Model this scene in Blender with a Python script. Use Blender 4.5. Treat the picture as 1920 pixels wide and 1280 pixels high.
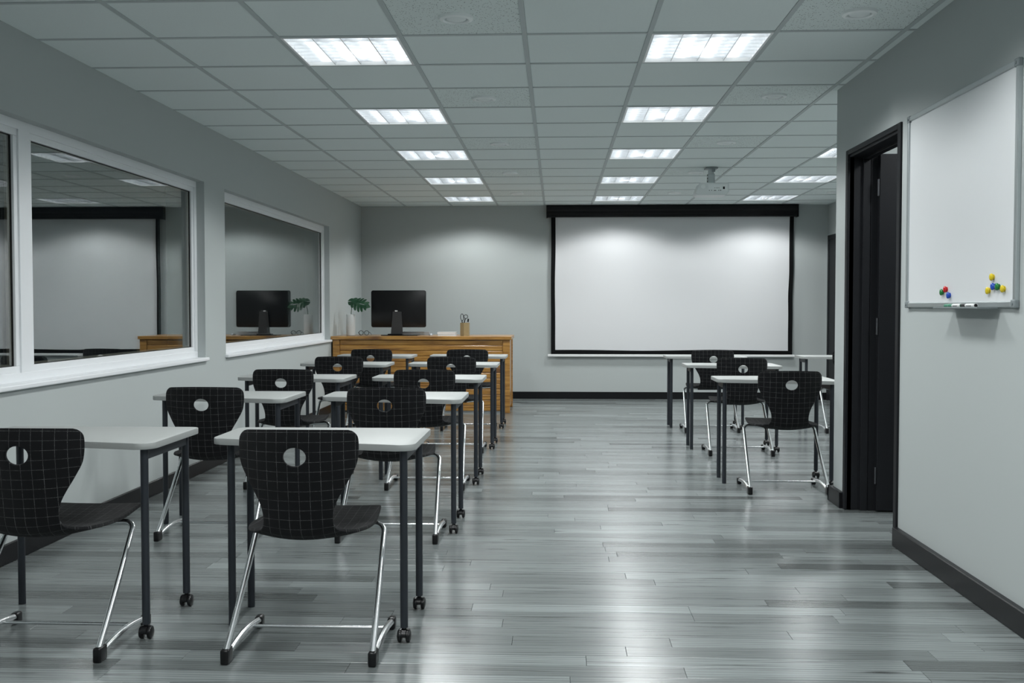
import bpy, bmesh, math, random
from mathutils import Vector, Matrix
R = math.radians
random.seed(7)
for o in list(bpy.data.objects):
    bpy.data.objects.remove(o)
scene = bpy.context.scene
col = scene.collection

# ------------------------------------------------------------------ camera
EYE = 1.234
cam_data = bpy.data.cameras.new('camera')
cam_data.sensor_width = 36.0
cam_data.lens = 1932.8 / 1920 * 36.0
cam_data.clip_start = 0.05
cam = bpy.data.objects.new('camera', cam_data)
cam.location = (0, 0, EYE)
cam.rotation_euler = (R(90 - 1.893), 0, R(2.474))
col.objects.link(cam)
scene.camera = cam

# ------------------------------------------------------------------ world (night outside) and exposure
world = bpy.data.worlds.new('world')
scene.world = world
world.use_nodes = True
world.node_tree.nodes['Background'].inputs[0].default_value = (0.02, 0.024, 0.028, 1)
world.node_tree.nodes['Background'].inputs[1].default_value = 0.25
vs = scene.view_settings
vs.view_transform = 'Standard'
vs.look = 'None'
vs.gamma = 1.0
vs.use_curve_mapping = False
vs.exposure = 0.0

LAMP_POWER = 73.0      # each four-tube fixture
LAMP_COLOR = (0.975, 1.0, 1.0)
LAMP_SPREAD = 151
LAMP_BLEND = 0.30
TUBE_STRENGTH = 3.6

# ------------------------------------------------------------------ room dimensions
XL, XR, XF = -2.65, 1.767, 3.605       # window wall, door wall, far right wall
YB, YR, YC = 13.92, -1.6, 6.63         # back wall, rear wall, end of the door wall
ZC = 2.596                             # grid ceiling
T = 0.625
GX0, GY0 = -2.0372, 4.5762
def gx(c): return GX0 + c * T
def gy(r): return GY0 + r * T

# ------------------------------------------------------------------ materials
def new_mat(name):
    m = bpy.data.materials.new(name)
    m.use_nodes = True
    return m, m.node_tree, m.node_tree.nodes['Principled BSDF']
def set_in(b, **kw):
    names = {'color': 'Base Color', 'rough': 'Roughness', 'metal': 'Metallic', 'spec': 'Specular IOR Level',
             'ior': 'IOR', 'trans': 'Transmission Weight', 'coat': 'Coat Weight', 'coatr': 'Coat Roughness', 'sheen': 'Sheen Weight'}
    for k, v in kw.items():
        b.inputs[names[k]].default_value = (v[0], v[1], v[2], 1) if k == 'color' else v
def N(nt, t, **kw):
    n = nt.nodes.new(t)
    for k, v in kw.items():
        setattr(n, k, v)
    return n
def math_node(nt, op, a, b=None, clamp=False):
    n = N(nt, 'ShaderNodeMath', operation=op, use_clamp=clamp)
    for i, v in enumerate((a, b)):
        if v is None: continue
        if isinstance(v, (int, float)): n.inputs[i].default_value = v
        else: nt.links.new(v, n.inputs[i])
    return n.outputs[0]
def mix_color(nt, fac, a, b):
    n = N(nt, 'ShaderNodeMix', data_type='RGBA')
    for i, v in ((0, fac), (6, a), (7, b)):
        if isinstance(v, (int, float)): n.inputs[i].default_value = v
        elif isinstance(v, tuple): n.inputs[i].default_value = (v[0], v[1], v[2], 1)
        else: nt.links.new(v, n.inputs[i])
    return n.outputs[2]
def noise(nt, vec, scale, detail=3, rough=0.55):
    n = N(nt, 'ShaderNodeTexNoise')
    n.inputs['Scale'].default_value = scale
    n.inputs['Detail'].default_value = detail
    n.inputs['Roughness'].default_value = rough
    if vec is not None: nt.links.new(vec, n.inputs['Vector'])
    return n.outputs['Fac']
def ramp(nt, fac, stops):
    n = N(nt, 'ShaderNodeValToRGB')
    e = n.color_ramp.elements
    while len(e) < len(stops): e.new(0.5)
    for i, (p, c) in enumerate(stops):
        e[i].position = p
        e[i].color = (c[0], c[1], c[2], 1) if isinstance(c, tuple) else (c, c, c, 1)
    nt.links.new(fac, n.inputs[0])
    return n.outputs[0]
def obj_coord(nt, scale=(1, 1, 1)):
    tc = N(nt, 'ShaderNodeTexCoord')
    mp = N(nt, 'ShaderNodeMapping')
    mp.inputs['Scale'].default_value = scale
    nt.links.new(tc.outputs['Object'], mp.inputs[0])
    return mp.outputs[0]
def bump(nt, b, h, strength, dist=0.002):
    n = N(nt, 'ShaderNodeBump')
    n.inputs['Strength'].default_value = strength
    n.inputs['Distance'].default_value = dist
    nt.links.new(h, n.inputs['Height'])
    nt.links.new(n.outputs[0], b.inputs['Normal'])
def plain(name, color, rough=0.5, metal=0.0, vary=0.0, scale=20.0, bumpy=0.0, **kw):
    m, nt, b = new_mat(name)
    set_in(b, color=color, rough=rough, metal=metal, **kw)
    if vary or bumpy:
        f = noise(nt, obj_coord(nt), scale, 4)
        if vary:
            lo = tuple(c * (1 - vary) for c in color)
            hi = tuple(min(1, c * (1 + vary)) for c in color)
            nt.links.new(mix_color(nt, f, lo, hi), b.inputs['Base Color'])
        if bumpy:
            bump(nt, b, f, bumpy)
    return m

M = {}
M['wall'] = plain('wall_paint', (0.448, 0.484, 0.482), 0.75, vary=0.02, scale=180, bumpy=0.08)
M['tile'] = plain('ceiling_tile', (0.775, 0.845, 0.84), 0.9, vary=0.03, scale=90, bumpy=0.05)
M['tbar'] = plain('grid_metal', (0.50, 0.55, 0.555), 0.6, vary=0.02, scale=40)
M['slab'] = plain('ceiling_void', (0.10, 0.10, 0.10), 0.9, vary=0.1)
M['skirt'] = plain('black_skirting', (0.008, 0.0085, 0.010), 0.34, vary=0.1, scale=30, spec=0.22)
M['doorblk'] = plain('door_black', (0.013, 0.014, 0.0165), 0.5, vary=0.06, scale=25, spec=0.2)
M['upvc'] = plain('white_frame', (0.80, 0.82, 0.84), 0.35, vary=0.01, scale=30)
M['gasket'] = plain('black_gasket', (0.01, 0.01, 0.01), 0.6, vary=0.1)
M['spacer'] = plain('spacer_bar', (0.50, 0.45, 0.36), 0.45, 0.2, vary=0.1, scale=60)
M['tabletop'] = plain('white_laminate', (0.35, 0.368, 0.362), 0.5, vary=0.015, scale=120)
M['legmetal'] = plain('dark_leg_metal', (0.025, 0.030, 0.038), 0.45, 0.2, vary=0.08, scale=60)
M['chrome'] = plain('brushed_chrome', (0.74, 0.76, 0.77), 0.27, 1.0, vary=0.03, scale=200)
M['blackplastic'] = plain('black_plastic', (0.006, 0.006, 0.007), 0.28, vary=0.1, scale=50, spec=0.4)
M['screenblk'] = plain('black_housing', (0.004, 0.004, 0.005), 0.42, vary=0.08, scale=30, spec=0.25)
M['border'] = plain('black_border_cloth', (0.004, 0.0045, 0.005), 0.8, vary=0.1, scale=60, spec=0.15)
M['screen'] = plain('screen_cloth', (0.68, 0.69, 0.705), 0.8, vary=0.006, scale=6)
M['alu'] = plain('satin_aluminium', (0.50, 0.54, 0.55), 0.38, 0.75, vary=0.03, scale=80)
M['greyplastic'] = plain('grey_plastic', (0.22, 0.25, 0.26), 0.4, vary=0.05)
M['whiteboard'] = plain('whiteboard_enamel', (0.74, 0.76, 0.775), 0.3, vary=0.006, scale=8)
M['projwhite'] = plain('projector_white', (0.78, 0.82, 0.82), 0.4, vary=0.02, scale=40)
M['standgrey'] = plain('stand_dark_grey', (0.035, 0.036, 0.038), 0.45, vary=0.05)
M['louvre'] = plain('louvre_aluminium', (0.84, 0.86, 0.88), 0.22, 0.9, vary=0.03, scale=60)
M['pan'] = plain('lamp_pan_white', (0.86, 0.88, 0.89), 0.35, vary=0.02, scale=30)
M['speaker'] = plain('speaker_ring', (0.88, 0.92, 0.92), 0.35, vary=0.03)
M['grille'] = plain('speaker_grille', (0.80, 0.85, 0.85), 0.6, vary=0.1, scale=400)
M['vase'] = plain('white_stone_vase', (0.66, 0.68, 0.68), 0.55, vary=0.08, scale=14)
M['leaf'] = plain('monstera_leaf', (0.045, 0.14, 0.075), 0.35, vary=0.35, scale=18)
M['stem'] = plain('leaf_stem', (0.05, 0.11, 0.06), 0.5, vary=0.2)
M['paper'] = plain('paper_white', (0.72, 0.74, 0.76), 0.7, vary=0.03, scale=200)
M['brass'] = plain('brass_cup', (0.46, 0.36, 0.20), 0.35, 0.65, vary=0.08, scale=30)
M['steel'] = plain('steel', (0.55, 0.56, 0.57), 0.25, 1.0, vary=0.04)
M['silver'] = plain('silver_plastic', (0.42, 0.45, 0.48), 0.35, 0.4, vary=0.04)
M['white'] = plain('white_plastic', (0.78, 0.79, 0.79), 0.35, vary=0.02)
M['hinge'] = plain('dark_hinge_steel', (0.12, 0.125, 0.135), 0.4, 0.8, vary=0.05)
for n, c in (('red', (0.62, 0.018, 0.022)), ('green', (0.010, 0.19, 0.035)), ('blue', (0.018, 0.085, 0.50)), ('yellow', (0.72, 0.55, 0.015))):
    M[n] = plain('magnet_' + n, c, 0.22, vary=0.04)
M['capgreen'] = plain('marker_green', (0.02, 0.22, 0.12), 0.3, vary=0.04)

# perforated speaker tile
m, nt, b = new_mat('perforated_tile'); M['perf'] = m
set_in(b, rough=0.9)
v = obj_coord(nt)
vo = N(nt, 'ShaderNodeTexVoronoi'); vo.inputs['Scale'].default_value = 85; nt.links.new(v, vo.inputs['Vector'])
hole = ramp(nt, vo.outputs['Distance'], [(0.16, 1.0), (0.30, 0.0)])
sel = ramp(nt, noise(nt, v, 60, 2), [(0.42, 0.0), (0.50, 1.0)])
dots = math_node(nt, 'MULTIPLY', hole, sel)
nt.links.new(mix_color(nt, dots, (0.75, 0.82, 0.81), (0.16, 0.18, 0.18)), b.inputs['Base Color'])

# checked chair fabric, lines follow the shell through its UV map
m, nt, b = new_mat('black_checked_fabric'); M['fabric'] = m
set_in(b, rough=0.95, spec=0.15, sheen=0.09)
b.inputs['Sheen Roughness'].default_value = 0.45
uv = N(nt, 'ShaderNodeUVMap'); uv.uv_map = 'weave'
wob = N(nt, 'ShaderNodeTexNoise'); wob.inputs['Scale'].default_value = 2.2; wob.inputs['Detail'].default_value = 2
nt.links.new(uv.outputs[0], wob.inputs['Vector'])
off = N(nt, 'ShaderNodeVectorMath', operation='SCALE'); off.inputs['Scale'].default_value = 0.05
nt.links.new(wob.outputs['Color'], off.inputs[0])
add = N(nt, 'ShaderNodeVectorMath', operation='ADD')
nt.links.new(uv.outputs[0], add.inputs[0]); nt.links.new(off.outputs[0], add.inputs[1])
sep = N(nt, 'ShaderNodeSeparateXYZ'); nt.links.new(add.outputs[0], sep.inputs[0])
lines = []
for ax in (0, 1):
    fr = math_node(nt, 'FRACT', sep.outputs[ax])
    ds = math_node(nt, 'ABSOLUTE', math_node(nt, 'SUBTRACT', fr, 0.5))
    lines.append(ramp(nt, ds, [(0.012, 1.0), (0.030, 0.0)]))
ln = math_node(nt, 'MAXIMUM', lines[0], lines[1])
dash = ramp(nt, noise(nt, uv.outputs[0], 16, 3, 0.7), [(0.40, 0.10), (0.66, 1.0)])
patch = ramp(nt, noise(nt, uv.outputs[0], 0.7, 2), [(0.35, 0.35), (0.65, 1.0)])
fac = math_node(nt, 'MULTIPLY', math_node(nt, 'MULTIPLY', ln, dash), patch)
wv = noise(nt, uv.outputs[0], 42, 2, 0.8)
base = mix_color(nt, wv, (0.0030, 0.0032, 0.0038), (0.012, 0.0128, 0.0145))
nt.links.new(mix_color(nt, fac, base, (0.23, 0.235, 0.235)), b.inputs['Base Color'])
bump(nt, b, wv, 0.6, 0.003)

# grey wood planks: tone and seed come per plank
m, nt, b = new_mat('grey_oak_plank'); M['plank'] = m
at = N(nt, 'ShaderNodeAttribute'); at.attribute_name = 'tone'
sd = N(nt, 'ShaderNodeAttribute'); sd.attribute_name = 'seed'
tc = N(nt, 'ShaderNodeTexCoord')
cmb = N(nt, 'ShaderNodeCombineXYZ')
nt.links.new(math_node(nt, 'MULTIPLY', sd.outputs['Fac'], 37.0), cmb.inputs[0])
nt.links.new(math_node(nt, 'MULTIPLY', sd.outputs['Fac'], 91.0), cmb.inputs[1])
nt.links.new(math_node(nt, 'MULTIPLY', sd.outputs['Fac'], 13.0), cmb.inputs[2])
ad = N(nt, 'ShaderNodeVectorMath', operation='ADD')
nt.links.new(tc.outputs['Object'], ad.inputs[0]); nt.links.new(cmb.outputs[0], ad.inputs[1])
def mapped(sc):
    mp = N(nt, 'ShaderNodeMapping'); mp.inputs['Scale'].default_value = sc
    nt.links.new(ad.outputs[0], mp.inputs[0]); return mp.outputs[0]
gr1 = noise(nt, mapped((1.3, 26, 1)), 1.6, 6, 0.62)
gr2 = noise(nt, mapped((5, 190, 1)), 1.5, 3, 0.6)
fig = N(nt, 'ShaderNodeTexWave', wave_type='RINGS', rings_direction='Z')
fig.inputs['Scale'].default_value = 1.1; fig.inputs['Distortion'].default_value = 5.0
fig.inputs['Detail'].default_value = 3; fig.inputs['Detail Scale'].default_value = 1.2
nt.links.new(mapped((0.8, 14, 1)), fig.inputs['Vector'])
streak = ramp(nt, gr1, [(0.30, 0.34), (0.43, 0.90), (0.60, 1.0)])
fine = ramp(nt, gr2, [(0.30, 0.90), (0.62, 1.05)])
rings = ramp(nt, fig.outputs['Fac'], [(0.0, 0.66), (0.30, 1.0)])
kv = N(nt, 'ShaderNodeTexVoronoi'); kv.inputs['Scale'].default_value = 1.0
nt.links.new(mapped((1.15, 6.5, 1)), kv.inputs['Vector'])
knot = ramp(nt, kv.outputs['Distance'], [(0.02, 0.22), (0.10, 1.0)])
streak = math_node(nt, 'MULTIPLY', streak, knot)
tone = math_node(nt, 'MULTIPLY', math_node(nt, 'MULTIPLY', streak, fine), math_node(nt, 'MULTIPLY', rings, at.outputs['Fac']))
colr = N(nt, 'ShaderNodeMix', data_type='RGBA', blend_type='MULTIPLY'); colr.inputs[0].default_value = 1
colr.inputs[6].default_value = (0.215, 0.240, 0.240, 1)
cc = N(nt, 'ShaderNodeCombineColor')
for i in range(3): nt.links.new(tone, cc.inputs[i])
nt.links.new(cc.outputs[0], colr.inputs[7])
nt.links.new(colr.outputs[2], b.inputs['Base Color'])
nt.links.new(ramp(nt, gr2, [(0.3, 0.27), (0.7, 0.19)]), b.inputs['Roughness'])
set_in(b, spec=0.62)
bump(nt, b, gr2, 0.10, 0.001)

# honey wood of the teacher's desk
m, nt, b = new_mat('honey_wood'); M['wood'] = m
sd = N(nt, 'ShaderNodeObjectInfo')
cmb = N(nt, 'ShaderNodeCombineXYZ')
for i, k in enumerate((9.0, 5.0, 7.0)): nt.links.new(math_node(nt, 'MULTIPLY', sd.outputs['Random'], k), cmb.inputs[i])
tc = N(nt, 'ShaderNodeTexCoord')
ad = N(nt, 'ShaderNodeVectorMath', operation='ADD')
nt.links.new(tc.outputs['Object'], ad.inputs[0]); nt.links.new(cmb.outputs[0], ad.inputs[1])
mp = N(nt, 'ShaderNodeMapping'); mp.inputs['Scale'].default_value = (1.6, 9, 22); nt.links.new(ad.outputs[0], mp.inputs[0])
g = noise(nt, mp.outputs[0], 1.8, 6, 0.6)
kn = noise(nt, ad.outputs[0], 2.2, 2)
cw = ramp(nt, g, [(0.30, (0.15, 0.062, 0.014)), (0.50, (0.40, 0.195, 0.042)), (0.70, (0.55, 0.30, 0.072))])
kk = ramp(nt, kn, [(0.62, 0.0), (0.74, 0.75)])
nt.links.new(mix_color(nt, kk, cw, (0.13, 0.05, 0.018)), b.inputs['Base Color'])
set_in(b, rough=0.38, coat=0.5, coatr=0.14)

# lamp tube
m, nt, b = new_mat('lamp_tube'); M['tube'] = m
set_in(b, color=(0.9, 0.9, 0.9), rough=0.4)
b.inputs['Emission Color'].default_value = (0.97, 1.0, 1.0, 1)
b.inputs['Emission Strength'].default_value = TUBE_STRENGTH

m, nt, b = new_mat('opal_shade'); M['opal'] = m
set_in(b, color=(0.9, 0.9, 0.9), rough=0.4)
b.inputs['Emission Color'].default_value = (0.97, 1.0, 1.0, 1)
b.inputs['Emission Strength'].default_value = 70.0

# window glass (coated double glazing)
m, nt, b = new_mat('window_glass'); M['glass'] = m
set_in(b, color=(0.75, 0.80, 0.80), rough=0.0, trans=1.0, ior=2.05)

# spectacle lens
m, nt, b = new_mat('lens_glass'); M['lens'] = m
set_in(b, color=(0.95, 0.97, 0.97), rough=0.0, trans=1.0, ior=1.2)

# ------------------------------------------------------------------ mesh helpers
class MB:
    def __init__(s): s.bm = bmesh.new()
    def box(s, x0, x1, y0, y1, z0, z1, bev=0.0, seg=2):
        t = bmesh.new()
        bmesh.ops.create_cube(t, size=1)
        bmesh.ops.scale(t, vec=(abs(x1 - x0), abs(y1 - y0), abs(z1 - z0)), verts=t.verts)
        if bev > 0:
            bmesh.ops.bevel(t, geom=t.edges[:], offset=bev, segments=seg, profile=0.5, affect='EDGES')
        bmesh.ops.translate(t, vec=((x0 + x1) / 2, (y0 + y1) / 2, (z0 + z1) / 2), verts=t.verts)
        return s.merge(t)
    def merge(s, t, mat=None):
        if mat is not None: bmesh.ops.transform(t, matrix=mat, verts=t.verts)
        me = bpy.data.meshes.new('tmp'); t.to_mesh(me); t.free()
        s.bm.from_mesh(me); bpy.data.meshes.remove(me)
        return s
    def cyl(s, p0, p1, r0, r1=None, n=16, caps=True):
        p0, p1 = Vector(p0), Vector(p1)
        t = bmesh.new()
        bmesh.ops.create_cone(t, cap_ends=caps, segments=n, radius1=r0, radius2=r0 if r1 is None else r1, depth=(p1 - p0).length)
        q = Vector((0, 0, 1)).rotation_difference((p1 - p0).normalized())
        return s.merge(t, Matrix.Translation((p0 + p1) / 2) @ q.to_matrix().to_4x4())
    def tube(s, pts, r, n=10, closed=False):
        pts = [Vector(p) for p in pts]
        rings = []
        k = len(pts)
        nrm = None
        for i, p in enumerate(pts):
            a = pts[i - 1] if (i > 0 or closed) else p
            c = pts[(i + 1) % k] if (i < k - 1 or closed) else p
            d = (c - a).normalized()
            if nrm is None:
                nrm = d.orthogonal().normalized()
            else:
                nrm = (nrm - d * nrm.dot(d)).normalized()
            bi = d.cross(nrm)
            rings.append([s.bm.verts.new(p + r * (math.cos(2 * math.pi * j / n) * nrm + math.sin(2 * math.pi * j / n) * bi)) for j in range(n)])
        for i in range(k if closed else k - 1):
            A, B = rings[i], rings[(i + 1) % k]
            for j in range(n):
                s.bm.faces.new((A[j], A[(j + 1) % n], B[(j + 1) % n], B[j]))
        if not closed:
            s.bm.faces.new(rings[0][::-1]); s.bm.faces.new(rings[-1])
        return s
    def lathe(s, prof, n=24, axis='Z', at=(0, 0, 0)):
        t = bmesh.new()
        rings = []
        for (r, z) in prof:
            rings.append([t.verts.new((max(r, 1e-4) * math.cos(2 * math.pi * j / n), max(r, 1e-4) * math.sin(2 * math.pi * j / n), z)) for j in range(n)])
        for A, B in zip(rings, rings[1:]):
            for j in range(n):
                t.faces.new((A[j], A[(j + 1) % n], B[(j + 1) % n], B[j]))
        t.faces.new(rings[0][::-1]); t.faces.new(rings[-1])
        rot = {'Z': Matrix(), 'X': Matrix.Rotation(R(90), 4, 'Y'), '-X': Matrix.Rotation(R(-90), 4, 'Y'), 'Y': Matrix.Rotation(R(-90), 4, 'X'), '-Y': Matrix.Rotation(R(90), 4, 'X')}[axis]
        return s.merge(t, Matrix.Translation(at) @ rot)
    def prism(s, poly, z0, z1, bev=0.0):
        t = bmesh.new()
        a = [t.verts.new((x, y, z0)) for x, y in poly]
        c = [t.verts.new((x, y, z1)) for x, y in poly]
        n = len(poly)
        t.faces.new(a[::-1]); top = t.faces.new(c)
        for i in range(n): t.faces.new((a[i], a[(i + 1) % n], c[(i + 1) % n], c[i]))
        if bev > 0:
            es = [e for e in t.edges if abs(e.verts[0].co.z - e.verts[1].co.z) < 1e-7]
            bmesh.ops.bevel(t, geom=es, offset=bev, segments=2, profile=0.5, affect='EDGES')
        return s.merge(t)
    def extrude_profile(s, prof, p0, p1, axis='X'):
        # prof: closed list of the two coordinates across the axis
        t = bmesh.new()
        def mk(k, a, b): return {'X': (k, a, b), 'Y': (a, k, b)}[axis]
        A = [t.verts.new(mk(p0, a, b)) for a, b in prof]
        B = [t.verts.new(mk(p1, a, b)) for a, b in prof]
        n = len(prof)
        t.faces.new(A[::-1]); t.faces.new(B)
        for i in range(n): t.faces.new((A[i], A[(i + 1) % n], B[(i + 1) % n], B[i]))
        return s.merge(t)
    def mesh(s, name, smooth=None):
        bmesh.ops.recalc_face_normals(s.bm, faces=s.bm.faces)
        me = bpy.data.meshes.new(name)
        s.bm.to_mesh(me); s.bm.free()
        if smooth is not None:
            for p in me.polygons: p.use_smooth = True
            try: me.set_sharp_from_angle(angle=R(smooth))
            except Exception: pass
        return me
    def build(s, name, mat, parent=None, smooth=None, loc=None):
        return link(name, s.mesh(name, smooth), mat, parent, loc)
def link(name, me, mat, parent=None, loc=None):
    if mat is not None and not me.materials: me.materials.append(M[mat])
    o = bpy.data.objects.new(name, me)
    col.objects.link(o)
    if parent is not None: o.parent = parent
    if loc is not None: o.location = loc
    return o
def tag(o, label=None, cat=None, group=None, kind=None):
    if label: o['label'] = label
    if cat: o['category'] = cat
    if group: o['group'] = group
    if kind: o['kind'] = kind
    return o
def empty(name, loc=(0, 0, 0), rz=0.0):
    o = bpy.data.objects.new(name, None)
    o.empty_display_size = 0.1
    o.location = loc
    o.rotation_euler = (0, 0, rz)
    col.objects.link(o)
    return o
def copy_tree(o, parent=None):
    c = o.copy()
    col.objects.link(c)
    c.parent = parent
    for ch in list(o.children):
        copy_tree(ch, c)
    return c
def rounded(poly, rad, n=6):
    out = []
    k = len(poly)
    for i in range(k):
        p, a, c = Vector(poly[i]), Vector(poly[i - 1]), Vector(poly[(i + 1) % k])
        u, w = (a - p).normalized(), (c - p).normalized()
        ang = math.acos(max(-1, min(1, u.dot(w))))
        r = rad[i] if isinstance(rad, (list, tuple)) else rad
        d = r / math.tan(ang / 2)
        ctr = p + (u + w).normalized() * (r / math.sin(ang / 2))
        s0, s1 = p + u * d - ctr, p + w * d - ctr
        a0 = math.atan2(s0.y, s0.x); a1 = math.atan2(s1.y, s1.x)
        da = (a1 - a0 + math.pi) % (2 * math.pi) - math.pi
        for j in range(n + 1):
            t = a0 + da * j / n
            out.append((ctr.x + r * math.cos(t), ctr.y + r * math.sin(t)))
    return out

# ================================================================== STRUCTURE
def struct(o, label=None): return tag(o, label, kind='structure')
WT = 0.30
WZ0, WZ1 = 0.857, 2.178          # window openings
A0, A1 = 2.62, 7.68
B0, B1 = 8.157, 11.955

# ---- walls
w = MB()
w.box(XL - WT, XL, YR, YB, 0, WZ0 - 0.026)
w.box(XL - WT, XL, YR, YB, WZ1, 2.76)
w.box(XL - WT, XL, YR, A0, WZ0 - 0.026, WZ1)
w.box(XL - WT, XL, A1, B0, WZ0 - 0.026, WZ1)
w.box(XL - WT, XL, B1, YB, WZ0 - 0.026, WZ1)
struct(w.build('wall_left', 'wall'), 'grey painted wall with the two long windows')
w = MB(); w.box(XL - WT, XF + 0.2, YB, YB + 0.2, 0, 2.76)
struct(w.build('wall_back', 'wall'), 'grey painted wall behind the projection screen')
D0, D1, DZ = 5.385, 6.382, 2.183     # door frame outer edges
XI = 1.905                           # inner face of the door wall
w = MB()
w.box(XR, XI, YR, D0 + 0.02, 0, 2.76)
w.box(XR, XI, D1 - 0.02, YC, 0, 2.76); w.box(XI, 1.938, D1 - 0.016, YC, 0, 2.76)
w.box(XR, XI, D0 + 0.02, D1 - 0.02, DZ - 0.02, 2.76)
w.box(XI, XF, 6.50, YC, 0, 2.76)
struct(w.build('wall_right', 'wall'), 'grey painted wall holding the whiteboard and the open doorway')
w = MB(); w.box(XF, XF + 0.2, YC - 0.13, YB, 0, 2.76)
struct(w.build('wall_far_right', 'wall'), 'grey painted side wall beyond the door wall corner')
w = MB(); w.box(XL - WT, XF + 0.2, YR - 0.2, YR, 0, 2.76)
struct(w.build('wall_rear', 'wall'))
w = MB()
w.box(XF, XF + 0.2, 2.9, 6.50, 0, 2.76)
w.box(XI, XF + 0.2, 2.7, 2.9, 0, 2.76)
struct(w.build('wall_side_room', 'wall'), 'grey wall of the small room behind the doorway')

# ---- skirting boards
def skirt(name, label, boxes):
    k = MB()
    for b_ in boxes: k.box(*b_, bev=0.004, seg=1)
    return struct(k.build(name, 'skirt'), label)
skirt('baseboard_left', 'black skirting board under the windows', [(XL, XL + 0.016, YR, YB, 0, 0.097)])
skirt('baseboard_back', 'black skirting board under the projection screen', [(XL, XF, YB - 0.016, YB, 0, 0.096)])
skirt('baseboard_right', 'black skirting board under the whiteboard', [(XR - 0.03, XR, YR, D0, 0, 0.099), (XR - 0.03, XR, D1, YC + 0.03, 0, 0.099), (XR - 0.03, XF, YC, YC + 0.03, 0, 0.099)])
skirt('baseboard_far_right', 'black skirting board by the far dark door', [(XF - 0.016, XF, YC, 12.86, 0, 0.097)])

# ---- floor: screed plus planks
f = MB(); f.box(XL - WT, XF + 0.2, YR - 0.2, YB + 0.2, -0.12, -0.012)
floor = struct(f.build('floor', 'skirt'), 'grey wood plank floor')
PW = 0.1045
planks = []
y = YR
row = 0
prng = random.Random(3)
while y < YB - 0.01:
    y1 = min(y + PW, YB)
    xmax = XF if y > 6.63 else (XF if 2.9 < y else XR)
    x = XL - prng.uniform(0.05, 1.0)
    while x < xmax:
        ln = prng.choice((0.62, 0.85, 1.1, 1.35, 1.6, 1.9)) * prng.uniform(0.9, 1.1)
        a, b_ = max(x, XL), min(x + ln, xmax)
        if b_ - a > 0.02:
            tn = prng.gauss(1.0, 0.14)
            q = prng.random()
            if q < 0.11: tn = prng.uniform(0.42, 0.62)
            elif q < 0.30: tn = prng.uniform(0.74, 0.9)
            elif q > 0.86: tn = prng.uniform(1.12, 1.28)
            planks.append((a, b_, y, y1, max(0.4, min(1.32, tn)), prng.random() * 10))
        x += ln
    y = y1
    row += 1
g_ = 0.0006
def plank_mesh(name, lst):
    vs_, fs, tn, sd_ = [], [], [], []
    for (a, b_, c, d, t, s_) in lst:
        k = len(vs_)
        e = 0.0013
        vs_ += [(a + g_, c + g_, -0.012), (b_ - g_, c + g_, -0.012), (b_ - g_, d - g_, -0.012), (a + g_, d - g_, -0.012),
               (a + g_, c + g_, -e * 0.7), (b_ - g_, c + g_, -e * 0.7), (b_ - g_, d - g_, -e * 0.7), (a + g_, d - g_, -e * 0.7),
               (a + e, c + e, 0), (b_ - e, c + e, 0), (b_ - e, d - e, 0), (a + e, d - e, 0)]
        for i in range(4):
            j = (i + 1) % 4
            fs.append((k + i, k + j, k + 4 + j, k + 4 + i))
            fs.append((k + 4 + i, k + 4 + j, k + 8 + j, k + 8 + i))
        fs.append((k + 8, k + 9, k + 10, k + 11))
        tn += [t] * 12; sd_ += [s_] * 12
    me = bpy.data.meshes.new(name)
    me.from_pydata(vs_, [], fs)
    for nm, dat in (('tone', tn), ('seed', sd_)):
        at_ = me.attributes.new(nm, 'FLOAT', 'POINT')
        at_.data.foreach_set('value', dat)
    me.materials.append(M['plank'])
    return me
def plank_visible(p):
    return p[3] > 3.25 and (p[0] < XR or p[2] > YC or (5.3 < p[2] and p[0] < 3.0)) and p[1] > -0.55 * p[3] - 0.3
vis = sorted([p for p in planks if plank_visible(p)], key=lambda p: p[2])
single, rest_ = vis[:295], vis[295:] + [p for p in planks if not plank_visible(p)]
for p in single:
    link('plank', plank_mesh('plank', [p]), None, floor)
tag(link('plank', plank_mesh('planks_far', rest_), None, floor), kind='stuff')

# ---- ceiling: void slab, grid, tiles
c = MB(); c.box(XL - WT, XF + 0.2, YR - 0.2, YB + 0.2, 2.76, 2.9)
ceiling = struct(c.build('ceiling', 'slab'), 'suspended grid ceiling of pale grey tiles')
c = MB(); c.box(XI, XF, 2.9, 6.5, 2.60, 2.63)
struct(c.build('ceiling_side_room', 'tile'), 'pale ceiling of the small room behind the doorway')
LIGHT_COLS = {1: -9, 4: -9, 7: 4}
LIGHT_ROWS = [-8, -5, -2, 1, 4, 7, 10, 13]
lights = [(c_, r_) for c_ in LIGHT_COLS for r_ in LIGHT_ROWS if r_ >= LIGHT_COLS[c_]]
speakers = [(c_, r_) for c_ in (2, 5, 8) for r_ in (-9, -6, -3, 0, 3, 6, 9, 12) if not (c_ == 8 and r_ < 5)]
xs = [XL] + [gx(i) for i in range(10)]
BW = 0.012
tile_cache = {}
def tile(x0, x1, y0, y1, mat):
    wx, wy = x1 - x0, y1 - y0
    if wx < 0.02 or wy < 0.02: return
    key = (round(wx, 3), round(wy, 3), mat)
    if key not in tile_cache:
        t = MB(); t.box(-wx / 2, wx / 2, -wy / 2, wy / 2, 0, 0.016, bev=0.0015, seg=1)
        me = t.mesh('ceiling_tile'); me.materials.append(M[mat]); tile_cache[key] = me
    o = bpy.data.objects.new('ceiling_tile', tile_cache[key])
    o.location = ((x0 + x1) / 2, (y0 + y1) / 2, ZC + 0.004)
    col.objects.link(o); o.parent = ceiling
r_lo = -9
rows = []
for r_ in range(r_lo, 15):
    y0, y1 = (gy(r_), gy(r_ + 1)) if r_ < 14 else (gy(14), YB + BW)
    rows.append((r_, y0, y1))
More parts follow.
